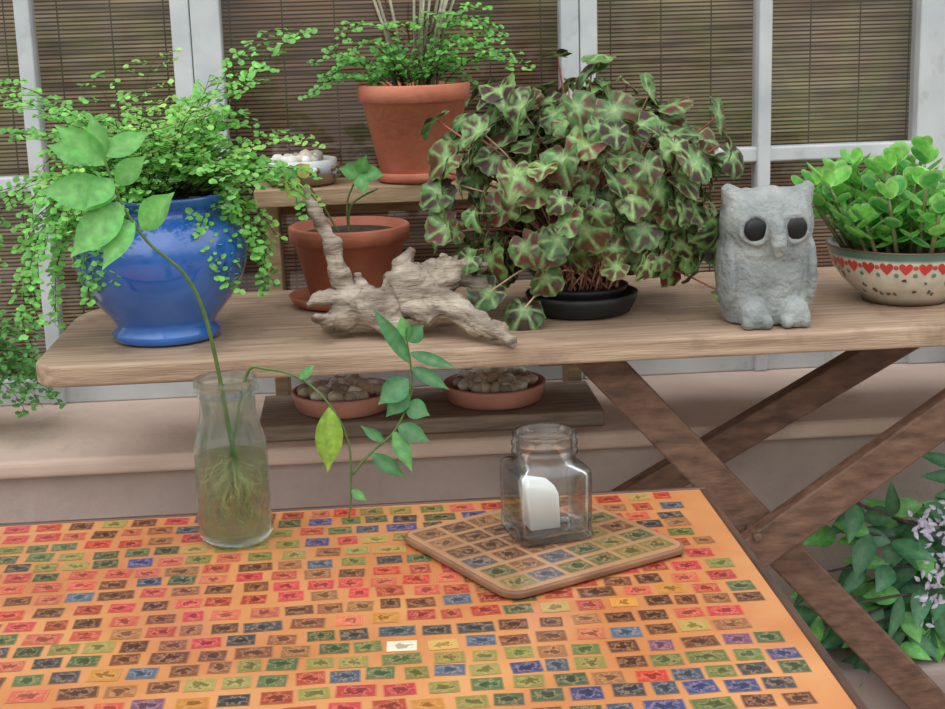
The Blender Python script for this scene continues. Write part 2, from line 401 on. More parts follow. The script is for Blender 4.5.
prof = [(s_*.88, None, 0), (s_*.98, None, .002), (s_, None, .005), (s_, None, .063), (s_*.985, None, .066), (s_*.93, None, .068), (.0295, 'r', .0705), (.0285, 'r', .073), (.0285, 'r', .077), (.0308, 'r', .079), (.0308, 'r', .081), (.0288, 'r', .083), (.0288, 'r', .085), (.0308, 'r', .087), (.0308, 'r', .089), (.0288, 'r', .091), (.0300, 'r', .096), (.0285, 'r', .0985),
        (.0262, 'r', .097), (.0258, 'r', .076), (.027, 'r', .071), (s_*.86, None, .0655), (s_*.93, None, .062), (s_*.93, None, .010), (s_*.86, None, .006)]
mb = MB(); stack(mb, [sqring(a, None if t is None else a, z) for a, t, z in prof]); mb.obj('glass', [M_glass], jc, J)
mb = MB(); ca = math.radians(12); i = []
for z, sx in ((.0085, .0145), (.045, .0160), (.052, .0125)):
    ring = []
    for x, y_ in rr(-sx, -.013, sx, .013, .0025, 4):
        zz = z-(x*.25 if z > .02 else 0)
        ring.append((jc.x-.004+x*math.cos(ca)-y_*math.sin(ca)-.08*(z-.008), jc.y-.002+x*math.sin(ca)+y_*math.cos(ca), jc.z+zz))
    i.append(ring)
stack(mb, i); mb.obj('candle', [M_wax], jc, J)

# ---------------- bottle with cutting
bc = Vector((-.135, 1.368, .7017)); B = empty('glass_bottle_with_cutting', bc)
mb = MB(); mb.lathe([(.029, 0), (.033, .003), (.0345, .008), (.0345, .085), (.0335, .098), (.029, .112), (.0265, .124), (.0262, .138), (.0265, .144), (.0300, .147), (.0306, .154), (.0290, .1585),
                    (.0262, .158), (.0245, .146), (.0243, .125), (.0268, .112), (.0315, .098), (.0325, .085), (.0325, .012), (.026, .008)], bc, 64)
mb.obj('glass', [M_glassb], bc, B)
mb = MB(); mb.lathe([(.026, .009), (.0315, .013), (.0320, .05), (.0320, .083)], bc, 40); mb.obj('water', [M_water], bc, B)
mb = MB()
for k in range(60):
    a = R.uniform(0, 6.28); r0 = R.uniform(.004, .016); p = Vector((bc.x, bc.y, bc.z+R.uniform(.05, .08))); pts = [p.copy()]
    q = a
    for j in range(7):
        q += R.uniform(-.9, .9); p = p+Vector((math.cos(q)*.009, math.sin(q)*.009, -R.uniform(.0, .010)))
        d = Vector((p.x-bc.x, p.y-bc.y)); 
        if d.length > .028: d = d.normalized()*.028; p.x = bc.x+d.x; p.y = bc.y+d.y
        p.z = max(p.z, bc.z+.014); pts.append(p.copy())
    mb.tube(pts, .0007, 4, 0, vary(C(214, 208, 170), .2))
G1 = C(104, 134, 72); LG = C(92, 168, 82); LY = C(166, 196, 86)
def spl(pts, n=5):
    P = [Vector(p) for p in pts]; out = []
    for i in range(len(P)-1):
        a = P[max(i-1, 0)]; b = P[i]; c = P[i+1]; d = P[min(i+2, len(P)-1)]
        for k in range(n):
            t = k/n; out.append(.5*((2*b)+(c-a)*t+(2*a-5*b+4*c-d)*t*t+(3*b-a-3*c+d)*t**3))
    out.append(P[-1]); return out
st = spl([(-.122, 1.366, .725), (-.134, 1.368, .80), (-.1405, 1.366, .862), (-.1497, 1.36, .924), (-.165, 1.355, .962), (-.1945, 1.35, .993), (-.215, 1.35, 1.03), (-.226, 1.35, 1.068)])
mb.tube(st, [.0024-.0012*i/len(st) for i in range(len(st))], 6, 0, G1)
st = spl([(-.145, 1.37, .73), (-.132, 1.37, .80), (-.115, 1.365, .863), (-.098, 1.36, .8685), (-.066, 1.355, .859), (-.040, 1.35, .834), (-.024, 1.35, .796), (-.024, 1.35, .748), (-.027, 1.35, .722)])
mb.tube(st, [.0018-.0010*i/len(st) for i in range(len(st))], 6, 0, G1)
st = spl([(-.022, 1.35, .765), (-.004, 1.35, .785), (.020, 1.35, .806), (.036, 1.35, .84), (.037, 1.35, .866), (.034, 1.35, .892)])
mb.tube(st, [.0014-.0006*i/len(st) for i in range(len(st))], 6, 0, G1)
BIG = [0, .45, .76, .95, 1, .95, .8, .5, .2, 0]
def pl(b, t, W, col, tilt=-.9, yd=0, up=.35):
    b = Vector(b); t = Vector(t); d = t-b
    mb.leaf(b, d, (R.uniform(-.2, .2), tilt, up), d.length, W, vary(col, .08), 0, .25, .12, BIG)
y_ = 1.35; LL = C(108, 190, 92)
for b, t, W, c in [((-.216, y_, 1.035), (-.282, y_-.02, 1.046), .034, LL), ((-.224, y_, 1.062), (-.264, y_-.01, 1.100), .026, LL), ((-.212, y_, 1.028), (-.258, y_-.03, .988), .034, LL),
                   ((-.204, y_, 1.012), (-.232, y_-.03, .976), .022, LL), ((-.20, y_, 1.004), (-.168, y_-.02, 1.038), .028, LL), ((-.227, y_, 1.07), (-.186, y_+.01, 1.090), .022, LL),
                   ((-.226, y_, 1.068), (-.235, y_, 1.108), .018, LL), ((-.218, y_, 1.045), (-.190, y_-.01, 1.070), .022, LL), ((-.226, y_, 1.066), (-.282, y_+.02, 1.082), .024, LL), ((-.22, y_, 1.05), (-.240, y_-.03, 1.03), .022, LL)]: pl(b, t, W, c)
DG = C(68, 140, 84)
for b, t, W, c in [((-.040, y_, .832), (-.044, y_-.01, .770), .026, C(150, 192, 70)), ((.036, y_, .866), (.072, y_-.01, .846), .014, DG), ((.037, y_, .868), (.006, y_-.01, .925), .015, DG),
                   ((.035, y_, .880), (.078, y_-.02, .868), .012, DG), ((.034, y_, .890), (.050, y_, .905), .018, DG), ((.034, y_, .855), (.006, y_-.02, .838), .024, DG), ((.022, y_, .81), (.050, y_-.02, .800), .018, DG),
                   ((.018, y_, .806), (.034, y_-.02, .772), .016, LG), ((-.004, y_, .785), (.028, y_-.01, .762), .015, DG), ((.010, y_, .795), (-.012, y_, .812), .010, DG), ((-.024, y_, .75), (-.010, y_-.01, .742), .009, LG), ((.030, y_, .83), (.052, y_-.01, .822), .02, DG),
                   ((.034, y_, .89), (.030, y_, .915), .014, LG), ((.034, y_, .845), (.012, y_-.01, .822), .020, DG), ((-.066, y_, .859), (-.052, y_, .872), .009, LG)]: pl(b, t, W, c)
mb.obj('cutting_with_roots', [M_leaf], bc, B)

# ---------------- wooden board (ironing-board bench)
BT = .813
W_ = empty('folding_wooden_bench', (.35, 1.86, BT))
out = rr(-.378, 1.65, 1.25, 2.065, [.06, .15, .04, .06], 10)
mb = MB(); mb.prism(out, BT-.025, BT); mb.obj('top_plank', [M_board], W_.location, W_, .004)
mb = MB()
mb.beam((.258, 1.735, .787), (.952, 1.735, .012), .046, .026)
mb.beam((.826, 1.70, .787), (-.30, 1.70, .012), .046, .026)
mb.beam((.774, 1.885, .787), (-.42, 1.885, .12), .040, .028)
mb.box((.20, 1.74, .765), (.26, 1.90, .787)); mb.box((.76, 1.69, .765), (.83, 1.90, .787))
mb.tube([(.456, 1.68, .5545), (.456, 1.76, .5545)], .006, 12)
mb.obj('crossed_legs', [M_leg], W_.location, W_, .003)

# ---------------- plant helpers
def frond(mb, start, az, el, L, droop, col, ls=.009, branches=11, spread=.35, m=0, dark=.0):
    p = Vector(start); d = Vector((math.cos(az)*math.cos(el), math.sin(az)*math.cos(el), math.sin(el)))
    pts = [p.copy()]; dirs = [d.copy()]; N = 14
    for i in range(N):
        d = (d+Vector((R.uniform(-.06, .06), R.uniform(-.06, .06), -droop/N*(1+i/N*1.6)))).normalized(); p = p+d*L/N
        if p.y > 2.19: p.y = 2.19
        pts.append(p.copy()); dirs.append(d.copy())
    mb.tube(pts, [.0009-.0006*i/N for i in range(N+1)], 3, m, C(70, 50, 30))
    for b in range(branches):
        t = .22+.78*b/branches; i = min(int(t*N), N-1); q = pts[i].lerp(pts[i+1], t*N-i); dd = dirs[i]
        side = dd.cross(Vector((0, 0, 1)));
        if side.length < .05: side = Vector((1, 0, 0))
        side.normalize(); sg = 1 if b % 2 else -1
        bl = L*spread*(1-t*.72)*R.uniform(.8, 1.15); bd = (dd*.55+side*sg+Vector((0, 0, R.uniform(-.15, .25)))).normalized()
        nl = max(3, int(bl/(ls*.70))); q2 = q.copy(); bp = [q.copy()]; bc_ = vary(col, .2)
        for k in range(nl):
            bd = (bd+Vector((0, 0, -.05))).normalized(); q2 = q2+bd*bl/nl
            if q2.y > 2.195: q2.y = 2.195
            bp.append(q2.copy())
            s2 = bd.cross(Vector((R.uniform(-.3, .3), R.uniform(-.3, .3), 1))).normalized()*(1 if k % 2 else -1)
            fan(mb, q2, (s2+bd*.5+Vector((0, 0, R.uniform(-.4, .2)))).normalized(), ls*R.uniform(.6, 1.2), vary(bc_, .16), m)
        fan(mb, q2, bd, ls, vary(bc_, .2), m)
        mb.tube([bp[0], bp[-1]], .0004, 3, m, C(70, 52, 34))
def fan(mb, b, d, s, col, m=0):
    n = Vector((R.uniform(-.6, .6), R.uniform(-1, .0), R.uniform(.4, 1.2))); sd = d.cross(n)
    if sd.length < 1e-3: return
    sd.normalize(); c2 = (col[0]*1.15, col[1]*1.15, col[2]*1.1, 1)
    i = [mb.vert(b, col), mb.vert(b+d*s*.5+sd*s*.5, col), mb.vert(b+d*s*.95+sd*s*.3, c2), mb.vert(b+d*s*1.05, c2), mb.vert(b+d*s*.95-sd*s*.3, c2), mb.vert(b+d*s*.5-sd*s*.5, col)]
    mb.face(i, m)
def pot_profile(rb, rt, h, rim=.016, lip=.005, th=.006):
    return [(rb*.96, 0), (rb, .002), (rt-lip-.001, h-rim), (rt-.001, h-rim+.001), (rt, h-.002), (rt-.002, h), (rt-th, h), (rt-th-.001, h-.014), (.001, h-.014)]
FG = C(128, 196, 96); FG2 = C(118, 182, 94); FY = C(160, 210, 108)

# ---------------- blue pot with maidenhair fern
pc = Vector((-.2415, 1.783, BT+.0006)); E = empty('blue_pot_maidenhair_fern', pc)
mb = MB(); mb.lathe([(.056, 0), (.064, .003), (.065, .012), (.058, .019), (.062, .026), (.082, .05), (.096, .075), (.1025, .100), (.101, .120), (.092, .138), (.079, .149), (.0745, .153), (.076, .160), (.083, .168), (.084, .172), (.080, .173), (.072, .160), (.070, .152), (.001, .150)], pc, 64)
mb.obj('glazed_pot', [M_blue], pc, E)
mb = MB(); mb.lathe([(.069, .148), (.068, .158), (.001, .162)], pc, 24, wob=.05); mb.obj('soil', [M_soil], pc, E)
mb = MB()
for k in range(92):
    az = R.uniform(0, 6.28); el = R.uniform(.5, 1.5); L = R.uniform(.13, .215); dr = R.uniform(.5, 1.5)
    sy = math.sin(az)
    if sy > .3: L *= .85
    if sy < -.2: el = R.uniform(.8, 1.5); L *= .8; dr *= .8
    if math.cos(az) < -.5: dr = R.uniform(.8, 2.2)
    frond(mb, pc+Vector((math.cos(az)*R.uniform(0, .045), sy*R.uniform(0, .045), .158)), az, el, L, dr, FG if R.random() < .7 else FY, .0080, 12, .34)
for az, el, L, dr in [(3.1, .9, .28, 1.2), (3.0, .75, .28, 1.8), (2.9, 1.1, .25, .9), (3.3, .5, .24, 2.4), (.1, 1.2, .26, .7), (0.0, .9, .19, 1.7), (3.5, .6, .22, 2.6), (.5, 1.35, .25, .5), (3.2, 1.2, .25, 1.0), (-.1, .6, .18, 2.6), (.3, .5, .17, 2.8), (3.4, .4, .20, 2.9), (4.2, .5, .13, 2.8), (3.9, .4, .15, 2.9), (5.6, .5, .15, 2.9)]:
    frond(mb, pc+Vector((math.cos(az)*.03, math.sin(az)*.03, .165)), az, el, L, dr, FG, .0082, 18, .32)
mb.obj('fronds', [M_leaf], pc, E)

# ---------------- left ledge fern
pc = Vector((-.58, 2.07, .6256)); E = empty('potted_fern', pc)
mb = MB(); mb.lathe(pot_profile(.034, .046, .085), pc, 40); mb.obj('pot', [M_terra2], pc, E)
mb = MB(); mb.lathe([(.040, .070), (.001, .074)], pc, 20); mb.obj('soil', [M_soil], pc, E)
mb = MB()
for k in range(24):
    az = R.uniform(-1.2, 3.6); frond(mb, pc+Vector((0, 0, .072)), az if k > 12 else R.uniform(-.8, .3), R.uniform(.6, 1.3), R.uniform(.12, .18), R.uniform(.7, 1.5), C(96, 158, 78), .0085, 12, .3)
mb.obj('fronds', [M_leaf], pc, E)

# ---------------- terracotta pot with seedling on saucer
pc = Vector((-.020, 1.945, BT+.0006)); E = empty('terracotta_pot_with_seedling', pc)
mb = MB(); mb.lathe([(.055, 0), (.066, .003), (.073, .014), (.071, .015), (.063, .006), (.001, .005)], pc-Vector((.01, .0, 0)), 48); mb.obj('saucer', [M_terra2], pc, E)
po = pc+Vector((0, 0, .0061))
mb = MB(); mb.lathe(pot_profile(.054, .079, .098, .021, .006), po, 56); mb.obj('pot', [M_terra2], pc, E)
mb = MB(); mb.lathe([(.072, .083), (.06, .0885), (.001, .090)], po, 30, wob=.04); mb.obj('soil', [M_soil], pc, E)
mb = MB(); z0 = po.z+.085; x0 = pc.x; yy = pc.y-.02
for pts in ([(x0, yy, z0), (-.02, yy, .95), (-.003, yy, .985)], [(x0-.01, yy, z0), (-.06, yy, .96), (-.082, yy, .985)], [(x0, yy, z0), (-.015, yy, .945), (.02, yy, .965)]):
    mb.tube(spl(pts), .0013, 5, 0, G1)
for b, t, W, c in [((-.082, yy, .984), (-.096, yy-.01, .958), .020, LY), ((-.082, yy, .984), (-.066, yy, 1.0), .022, C(210, 200, 90)), ((-.003, yy, .985), (.028, yy-.01, .984), .022, LG), ((-.003, yy, .985), (-.028, yy-.01, .994), .022, LG), ((-.003, yy, .985), (.006, yy-.01, 1.008), .02, LG), ((-.003, yy, .985), (.002, yy-.02, .962), .02, LG), ((-.082, yy, .984), (-.10, yy, .996), .018, LG)]: pl(b, t, W, c)
mb.obj('seedling', [M_leaf], pc, E)

# ---------------- driftwood
mb = MB()
def dt(pts, r0, r1, n=4, seg=9):
    p = spl(pts, n); m_ = len(p)-1; mb.tube(p, [(r0+(r1-r0)*i/m_)*(1+.15*math.sin(i*1.7)) for i in range(m_+1)], seg)
dt([(-.067, 1.772, .987), (-.056, 1.768, .955), (-.038, 1.76, .921), (-.032, 1.755, .885), (-.022, 1.75, .856), (0, 1.745, .845)], .004, .018)
dt([(-.044, 1.725, .833), (0, 1.735, .846), (.035, 1.74, .858), (.07, 1.75, .866)], .014, .030)
dt([(.03, 1.74, .858), (.07, 1.75, .874), (.11, 1.765, .886), (.144, 1.775, .880)], .030, .006)
dt([(.04, 1.745, .862), (.044, 1.75, .893), (.056, 1.752, .914)], .020, .005)
dt([(.055, 1.745, .862), (.09, 1.72, .850), (.122, 1.685, .836), (.146, 1.655, .828), (.160, 1.634, .821)], .024, .007)
dt([(-.01, 1.738, .850), (-.045, 1.735, .862), (-.072, 1.73, .854)], .016, .004)
dt([(-.015, 1.735, .842), (-.045, 1.71, .838), (-.062, 1.70, .846)], .012, .004)
dt([(.0, 1.735, .842), (.022, 1.712, .834), (.042, 1.698, .8275)], .020, .012)
dt([(.02, 1.74, .85), (-.005, 1.755, .870), (-.010, 1.76, .884)], .014, .004)
dt([(-.03, 1.74, .842), (-.045, 1.76, .828), (-.05, 1.775, .822)], .014, .008)
dt([(.09, 1.76, .875), (.118, 1.745, .893), (.142, 1.73, .894)], .016, .004)
dt([(.08, 1.755, .875), (.095, 1.755, .895), (.090, 1.75, .906)], .016, .005)
dt([(.10, 1.762, .878), (.13, 1.75, .868), (.148, 1.745, .862)], .014, .004)
dt([(.07, 1.755, .865), (.085, 1.775, .84), (.09, 1.78, .824)], .017, .010)
dt([(.03, 1.735, .85), (.06, 1.712, .845), (.075, 1.70, .835)], .016, .008)
mb.blob((.008, 1.722, .850), (.030, .020, .024), 3); mb.blob((.05, 1.738, .866), (.040, .026, .030), 5); mb.blob((.085, 1.75, .876), (.032, .022, .022), 6)
d = mb.obj('driftwood', [M_drift], (.03, 1.74, .85))
q = d.modifiers.new('r', 'REMESH'); q.mode = 'VOXEL'; q.voxel_size = .0018; q.use_smooth_shade = True
tx = bpy.data.textures.new('dw', 'CLOUDS'); tx.noise_scale = .022; tx.noise_depth = 4
q = d.modifiers.new('d', 'DISPLACE'); q.texture = tx; q.strength = .013; q.mid_level = .55; q.texture_coords = 'LOCAL'

# ---------------- begonia
pc = Vector((.266, 1.822, BT+.0006)); E = empty('potted_begonia', pc)
mb = MB(); mb.lathe([(.052, 0), (.060, .003), (.068, .018), (.070, .026), (.066, .027), (.058, .012), (.001, .010)], pc, 48)
mb.lathe([(.046, .0105), (.056, .030), (.058, .035), (.054, .035), (.001, .032)], pc, 40); mb.obj('pot', [M_plastic], pc, E)
mb = MB(); cen = pc+Vector((.008, 0, .145))
BRZ = [C(78, 48, 34), C(66, 40, 32), C(98, 64, 42), C(60, 44, 32), C(104, 50, 42)]
def bleaf(c, d, n, s):
    d = d.normalized(); sd = d.cross(n); sd.normalize(); n = sd.cross(d)
    N = 30; gc = vary(R.choice([C(98, 140, 76), C(86, 130, 68), C(120, 158, 86), C(76, 114, 62)]), .12); vc = mixc(gc, C(178, 206, 140), .65)
    brz = vary(R.choice(BRZ), .15); lt = mixc(gc, C(150, 172, 104), .4); sd_ = R.uniform(0, 50); thr = R.choice([-.35, -.25, -.15, -.08, 0, .1])
    k0 = mb.vert(c, vc); cup = R.uniform(-.2, .8); ph = R.uniform(0, 6.28); fd = R.uniform(-.1, .5); bent = R.uniform(0, .7); asym = R.uniform(-.15, .15)
    rings = []; FR = ((.25, 0), (.5, 0), (.72, 0), (.88, 0), (1., 1))
    for j, (f, e_) in enumerate(FR):
        ring = []
        for k in range(N):
            a = 2*math.pi*k/N
            r = (.82+.10*math.cos(a)+asym*math.sin(a)+.10*math.exp(-(a if a < 3.14 else a-6.283)**2/.08))*(1+.045*math.cos(a*7))*(1-.5*math.exp(-((a-math.pi)/.2)**2))
            if e_: r *= 1+(.05 if k % 2 else -.03)*R.uniform(.5, 1.3)
            r *= s*f
            v = d*math.cos(a)+sd*math.sin(a)*.98
            z = -cup*.4*r*r/s+fd*abs(math.sin(a))*r-bent*max(0, math.cos(a))*r*r/s*.8+.05*s*f*f*math.sin(a*5+ph)
            vein = math.cos(a*6) > .72
            nz = noise.noise(Vector((math.cos(a)*f*1.9, math.sin(a)*f*1.9, sd_)))
            if e_: cc = lt if R.random() < .45 else mixc(brz, gc, .35)
            elif j == 0: cc = mixc(vc, gc, .45)
            elif vein: cc = mixc(gc, vc, .75 if j < 3 else .3)
            elif nz > thr: cc = brz
            else: cc = gc
            ring.append(mb.vert(c+v*r+n*z, cc))
        rings.append(ring)
    for k in range(N):
        k2 = (k+1) % N; mb.face((k0, rings[0][k], rings[0][k2]), 0)
        for j in range(len(FR)-1): mb.face((rings[j][k], rings[j+1][k], rings[j+1][k2], rings[j][k2]), 0)
tips = []
for k in range(400):
    u = R.uniform(0, 6.28); ct = R.uniform(-.72, 1); sn = math.sqrt(1-ct*ct); sh = R.uniform(.66, 1.04)
    if k < 60: sh = R.uniform(.45, .7)
    q = Vector((math.cos(u)*sn*.186, math.sin(u)*sn*.150, ct*.146))*sh
    f = 1+.28*noise.noise(q*16); q *= f
    p = cen+q
    if ct > .5: p.z += R.uniform(-.01, .016)
    if p.z < BT+.035: p.z = BT+.035+R.uniform(0, .02)
    if p.y > 2.05: continue
    n = (Vector((q.x/.19, q.y/.15, q.z/.15)).normalized()*.8+Vector((R.uniform(-.7, .7), R.uniform(-.7, .4), R.uniform(0, .8)))).normalized()
    dd = Vector((q.x+R.uniform(-.12, .12), q.y+R.uniform(-.12, .12), -.06+R.uniform(-.1, .08)))
    if abs(dd.normalized().dot(n)) > .95: continue
    if p.x > .425 and p.z < .99: continue
    bleaf(p, dd-n*dd.dot(n), n, R.uniform(.018, .033)); tips.append(p)
for b in [(-.175, -.01, -.03), (-.13, -.08, -.10), (-.17, .0, .05), (-.18, 0, .01), (-.15, -.03, -.07), (.185, .02, .04), (.155, -.085, -.115), (.15, -.05, -.06), (-.09, -.09, -.12)]:
    p = cen+Vector(b); bleaf(p, Vector((b[0], b[1], -.1)), Vector((b[0], -.8, .6)).normalized(), .029); tips.append(p)
mb.obj('leaves', [M_beg], pc, E)
mb = MB()
for p in tips[::2]+tips[1::4]:
    b = pc+Vector((R.uniform(-.04, .04), R.uniform(-.04, .04), .032)); mid = b.lerp(p, .5)+Vector((0, 0, .035))
    mb.tube(spl([b, mid, p], 4), .0012, 4, 0, vary(R.choice([C(176, 100, 90), C(206, 166, 140), C(160, 78, 74)]), .15))
for k in range(10):
    b = pc+Vector((R.uniform(-.035, .035), R.uniform(-.035, .035), .03)); mb.tube([b, b+Vector((R.uniform(-.04, .04), R.uniform(-.04, .04), .07))], [.006, .003], 6, 0, C(120, 80, 60))
mb.obj('stems', [M_stem], pc, E)

# ---------------- owl
oc = Vector((.4726, 1.728, BT+.0006)); E = empty('concrete_owl_statue', oc)
mb = MB(); o = oc
def ob(c, r, amp=.03): mb.blob((o.x+c[0], o.y+c[1], o.z+c[2]), r, 1, seg=24, rings=16, amp=amp, zmin=o.z)
ob((0, 0, .055), (.052, .046, .085)); ob((0, .002, .025), (.055, .047, .06)); ob((0, -.001, .112), (.056, .046, .048)); ob((0, 0, .085), (.053, .045, .06))
ob((-.022, 0, .118), (.034, .043, .040)); ob((.022, 0, .118), (.034, .043, .040))
for sgn in (-1, 1):
    mb.tube([(o.x+sgn*.030, o.y, o.z+.132), (o.x+sgn*.042, o.y-.004, o.z+.149), (o.x+sgn*.051, o.y-.006, o.z+.163)], [.023, .015, .005], 12)
    ob((sgn*.024, -.043, .014), (.018, .018, .020)); ob((sgn*.012, -.050, .008), (.008, .014, .010)); ob((sgn*.033, -.050, .008), (.008, .012, .010))
    ob((sgn*.047, -.002, .058), (.012, .034, .050))
    pts = [(o.x+sgn*.023+.0158*math.cos(a), o.y-.043+.006*abs(math.cos(a))*(1 if math.cos(a)*sgn > 0 else .2), o.z+.115+.0158*math.sin(a)) for a in [2*math.pi*k/24 for k in range(25)]]
    mb.tube(pts, .0040, 8)
mb.tube([(o.x, o.y-.038, o.z+.132), (o.x, o.y-.052, o.z+.112), (o.x, o.y-.059, o.z+.097), (o.x, o.y-.054, o.z+.084)], [.008, .010, .009, .004], 10)
d = mb.obj('body', [M_conc], oc, E)
q = d.modifiers.new('r', 'REMESH'); q.mode = 'VOXEL'; q.voxel_size = .0020; q.use_smooth_shade = True
q = d.modifiers.new('s', 'SMOOTH'); q.iterations = 3
tx2 = bpy.data.textures.new('ow', 'CLOUDS'); tx2.noise_scale = .012; tx2.noise_depth = 3
q = d.modifiers.new('d', 'DISPLACE'); q.texture = tx2; q.strength = .003; q.mid_level = .5; q.texture_coords = 'LOCAL'
mb = MB()
for sgn in (-1, 1): mb.blob((o.x+sgn*.023, o.y-.0425, o.z+.115), (.0142, .0055, .0142), 0, seg=24, rings=14, amp=0)
mb.obj('eyes', [M_black], oc, E)

# ---------------- enamel bowl with succulent
pc = Vector((.676, 1.812, BT+.0006)); E = empty('enamel_bowl_with_jade_plant', pc)
wht = C(214, 208, 192); teal = C(84, 118, 104); rust = C(90, 60, 44); wh2 = C(186, 176, 156)
prof = [(.050, 0, rust), (.054, .002, rust), (.056, .010, wh2), (.066, .017, wht), (.080, .030, wht), (.0905, .045, wht), (.096, .060, wht), (.0972, .064, teal), (.0985, .070, teal), (.1005, .0725, rust), (.099, .074, rust), (.096, .071, wht), (.093, .060, wht), (.001, .058, wht)]
mb = MB(); mb.lathe(prof, pc, 72)
def rz(z):
    P = [(.056, .010), (.066, .017), (.080, .030), (.0905, .045), (.096, .060), (.0972, .064), (.0985, .070), (.1005, .0725)]
    for (r0, z0), (r1, z1) in zip(P, P[1:]):
        if z <= z1: return r0+(r1-r0)*(z-z0)/(z1-z0)
    return .1005
def decal(phi, zc, pts, s, col):
    i = []
    for u, v in pts:
        z = zc+v*s; r = rz(z)+.0009; a = phi+u*s/.094; i.append(mb.vert((pc.x+r*math.cos(a), pc.y+r*math.sin(a), pc.z+z), col))
    c0 = mb.vert((pc.x+(rz(zc)+.0012)*math.cos(phi), pc.y+(rz(zc)+.0012)*math.sin(phi), pc.z+zc), col)
    for k in range(len(i)): mb.face((c0, i[k], i[(k+1) % len(i)]), 0)
heart = [(0, -1), (.55, -.45), (.95, .1), (.95, .55), (.65, .85), (.3, .8), (0, .45), (-.3, .8), (-.65, .85), (-.95, .55), (-.95, .1), (-.55, -.45)]
dot = [(math.cos(a*.785)*.5, math.sin(a*.785)*.5) for a in range(8)]
for k in range(26):
    ph = 2*math.pi*k/26; decal(ph, .0535, heart, .0082, vary(C(196, 56, 52), .2)); decal(ph+.12, .045, dot, .006, C(90, 140, 110))
    decal(ph+.12, .055, dot, .006, C(200, 70, 60))
for k in range(30): decal(-3.0+k*.13+R.uniform(-.05, .05), R.choice([.038, .034, .028, .022, .018]), [(u*R.uniform(.5, 1.6), v*R.uniform(.5, 1.5)) for u, v in dot], R.uniform(.003, .009), vary(R.choice([rust, C(120, 90, 66), C(70, 100, 96), rust]), .2))
mb.obj('bowl', [M_enam], pc, E)
mb = MB(); mb.lathe([(.092, .057), (.08, .064), (.001, .068)], pc, 30, wob=.06); mb.obj('soil', [M_soil], pc, E)
mb = MB(); JG = C(124, 200, 90)
def jleaf(b, v, nn, L, W, c1, edge):
    v = v.normalized(); sd = v.cross(Vector(nn)); 
    if sd.length < 1e-3: return
    sd.normalize(); nn = sd.cross(v); N = 12; c = b+v*L*.55; k0 = mb.vert(c-nn*L*.05, c1); ins = []; ous = []
    for k in range(N):
        a = 2*math.pi*k/N; fx = math.cos(a); w = W*.5*(1 if fx > 0 else 1-.35*fx*fx)
        p = v*fx*L*.5+sd*math.sin(a)*w
        ins.append(mb.vert(c+p*.7-nn*L*.02, c1)); ous.append(mb.vert(c+p+nn*L*.05, edge))
    for k in range(N):
        k2 = (k+1) % N; mb.face((k0, ins[k], ins[k2])); mb.face((ins[k], ous[k], ous[k2], ins[k2]))
for k in range(56):
    az = R.uniform(0, 6.28); r0 = .082*math.sqrt(R.random()); b = pc+Vector((math.cos(az)*r0, math.sin(az)*r0, .062)); ln = R.uniform(.035, .125)*(1.1-.35*r0/.08)
    d = Vector((math.cos(az)*r0*9, math.sin(az)*r0*6, 1)).normalized(); n_ = 4; pts = [b+d*ln*t/n_ for t in range(n_+1)]
    mb.tube(pts, [.0035, .003, .003, .0025, .002], 5, 0, C(140, 140, 92))
    for t in range(1, n_+1):
        if t == 1 and R.random() < .3: continue
        ph = az+t*1.57+R.uniform(-.3, .3)
        for s2 in (0, math.pi):
            v = Vector((math.cos(ph+s2), math.sin(ph+s2), .4+.5*t/n_)); L = R.uniform(.026, .037)
            c1 = vary(JG if R.random() < .7 else C(84, 166, 78), .14)
            jleaf(pts[t], v, (-v.x*.6, -v.y*.6-.3, 1), L, L*.74, c1, mixc(c1, C(196, 230, 146), .5))
    v = Vector((R.uniform(-.3, .3), R.uniform(-.4, .1), 1)); c1 = vary(C(150, 214, 104), .1); jleaf(pts[-1], v, (0, -1, .3), .024, .018, c1, mixc(c1, C(200, 232, 150), .5))
mb.obj('jade_leaves', [M_leaf], pc, E)

# ---------------- shelf + things on it
SH = .950
E = empty('wooden_shelf', (.09, 2.14, SH))
mb = MB(); mb.box((-.150, 2.080, SH-.024), (.33, 2.205, SH)); mb.box((-.140, 2.13, .6256), (-.120, 2.20, SH-.024)); mb.box((.29, 2.13, .6256), (.31, 2.20, SH-.024)); mb.box((-.12, 2.19, SH-.05), (.29, 2.20, SH-.024))
mb.obj('boards', [M_shelf], E.location, E, .002)
pc = Vector((.078, 2.130, SH+.0006)); E = empty('terracotta_pot_maidenhair_fern', pc)
mb = MB(); mb.lathe([(.048, 0), (.056, .003), (.060, .014), (.058, .015), (.052, .006), (.001, .005)], pc, 48); mb.obj('saucer', [M_terra], pc, E)
po = pc+Vector((0, 0, .0061)); mb = MB(); mb.lathe(pot_profile(.050, .079, .130, .024, .005), po, 56); mb.obj('pot', [M_terra], pc, E)
mb = MB(); mb.lathe([(.072, .115), (.001, .122)], po, 24); mb.obj('soil', [M_soil], pc, E)
mb = MB()
for k in range(25):
    az = R.choice([R.uniform(-.9, .6), R.uniform(2.7, 4.2), R.uniform(-3.14, 0)]); front = math.sin(az) < -.4
    frond(mb, po+Vector((math.cos(az)*R.uniform(0, .04), math.sin(az)*.02, .118)), az, R.uniform(1.0, 1.5) if front else R.uniform(.5, 1.3), R.uniform(.06, .11) if front else R.uniform(.10, .17), R.uniform(.2, .8) if front else R.uniform(.4, 1.2), FG2 if R.random() < .6 else FG, .0078, 10, .36)
for k in range(14):
    a = R.uniform(-.03, .03); mb.tube([po+Vector((a, -.01, .105)), po+Vector((a*1.5, R.uniform(-.03, .0), .20)), po+Vector((a*2.4, -.01, .27))], .0022, 5, 0, C(180, 174, 150))
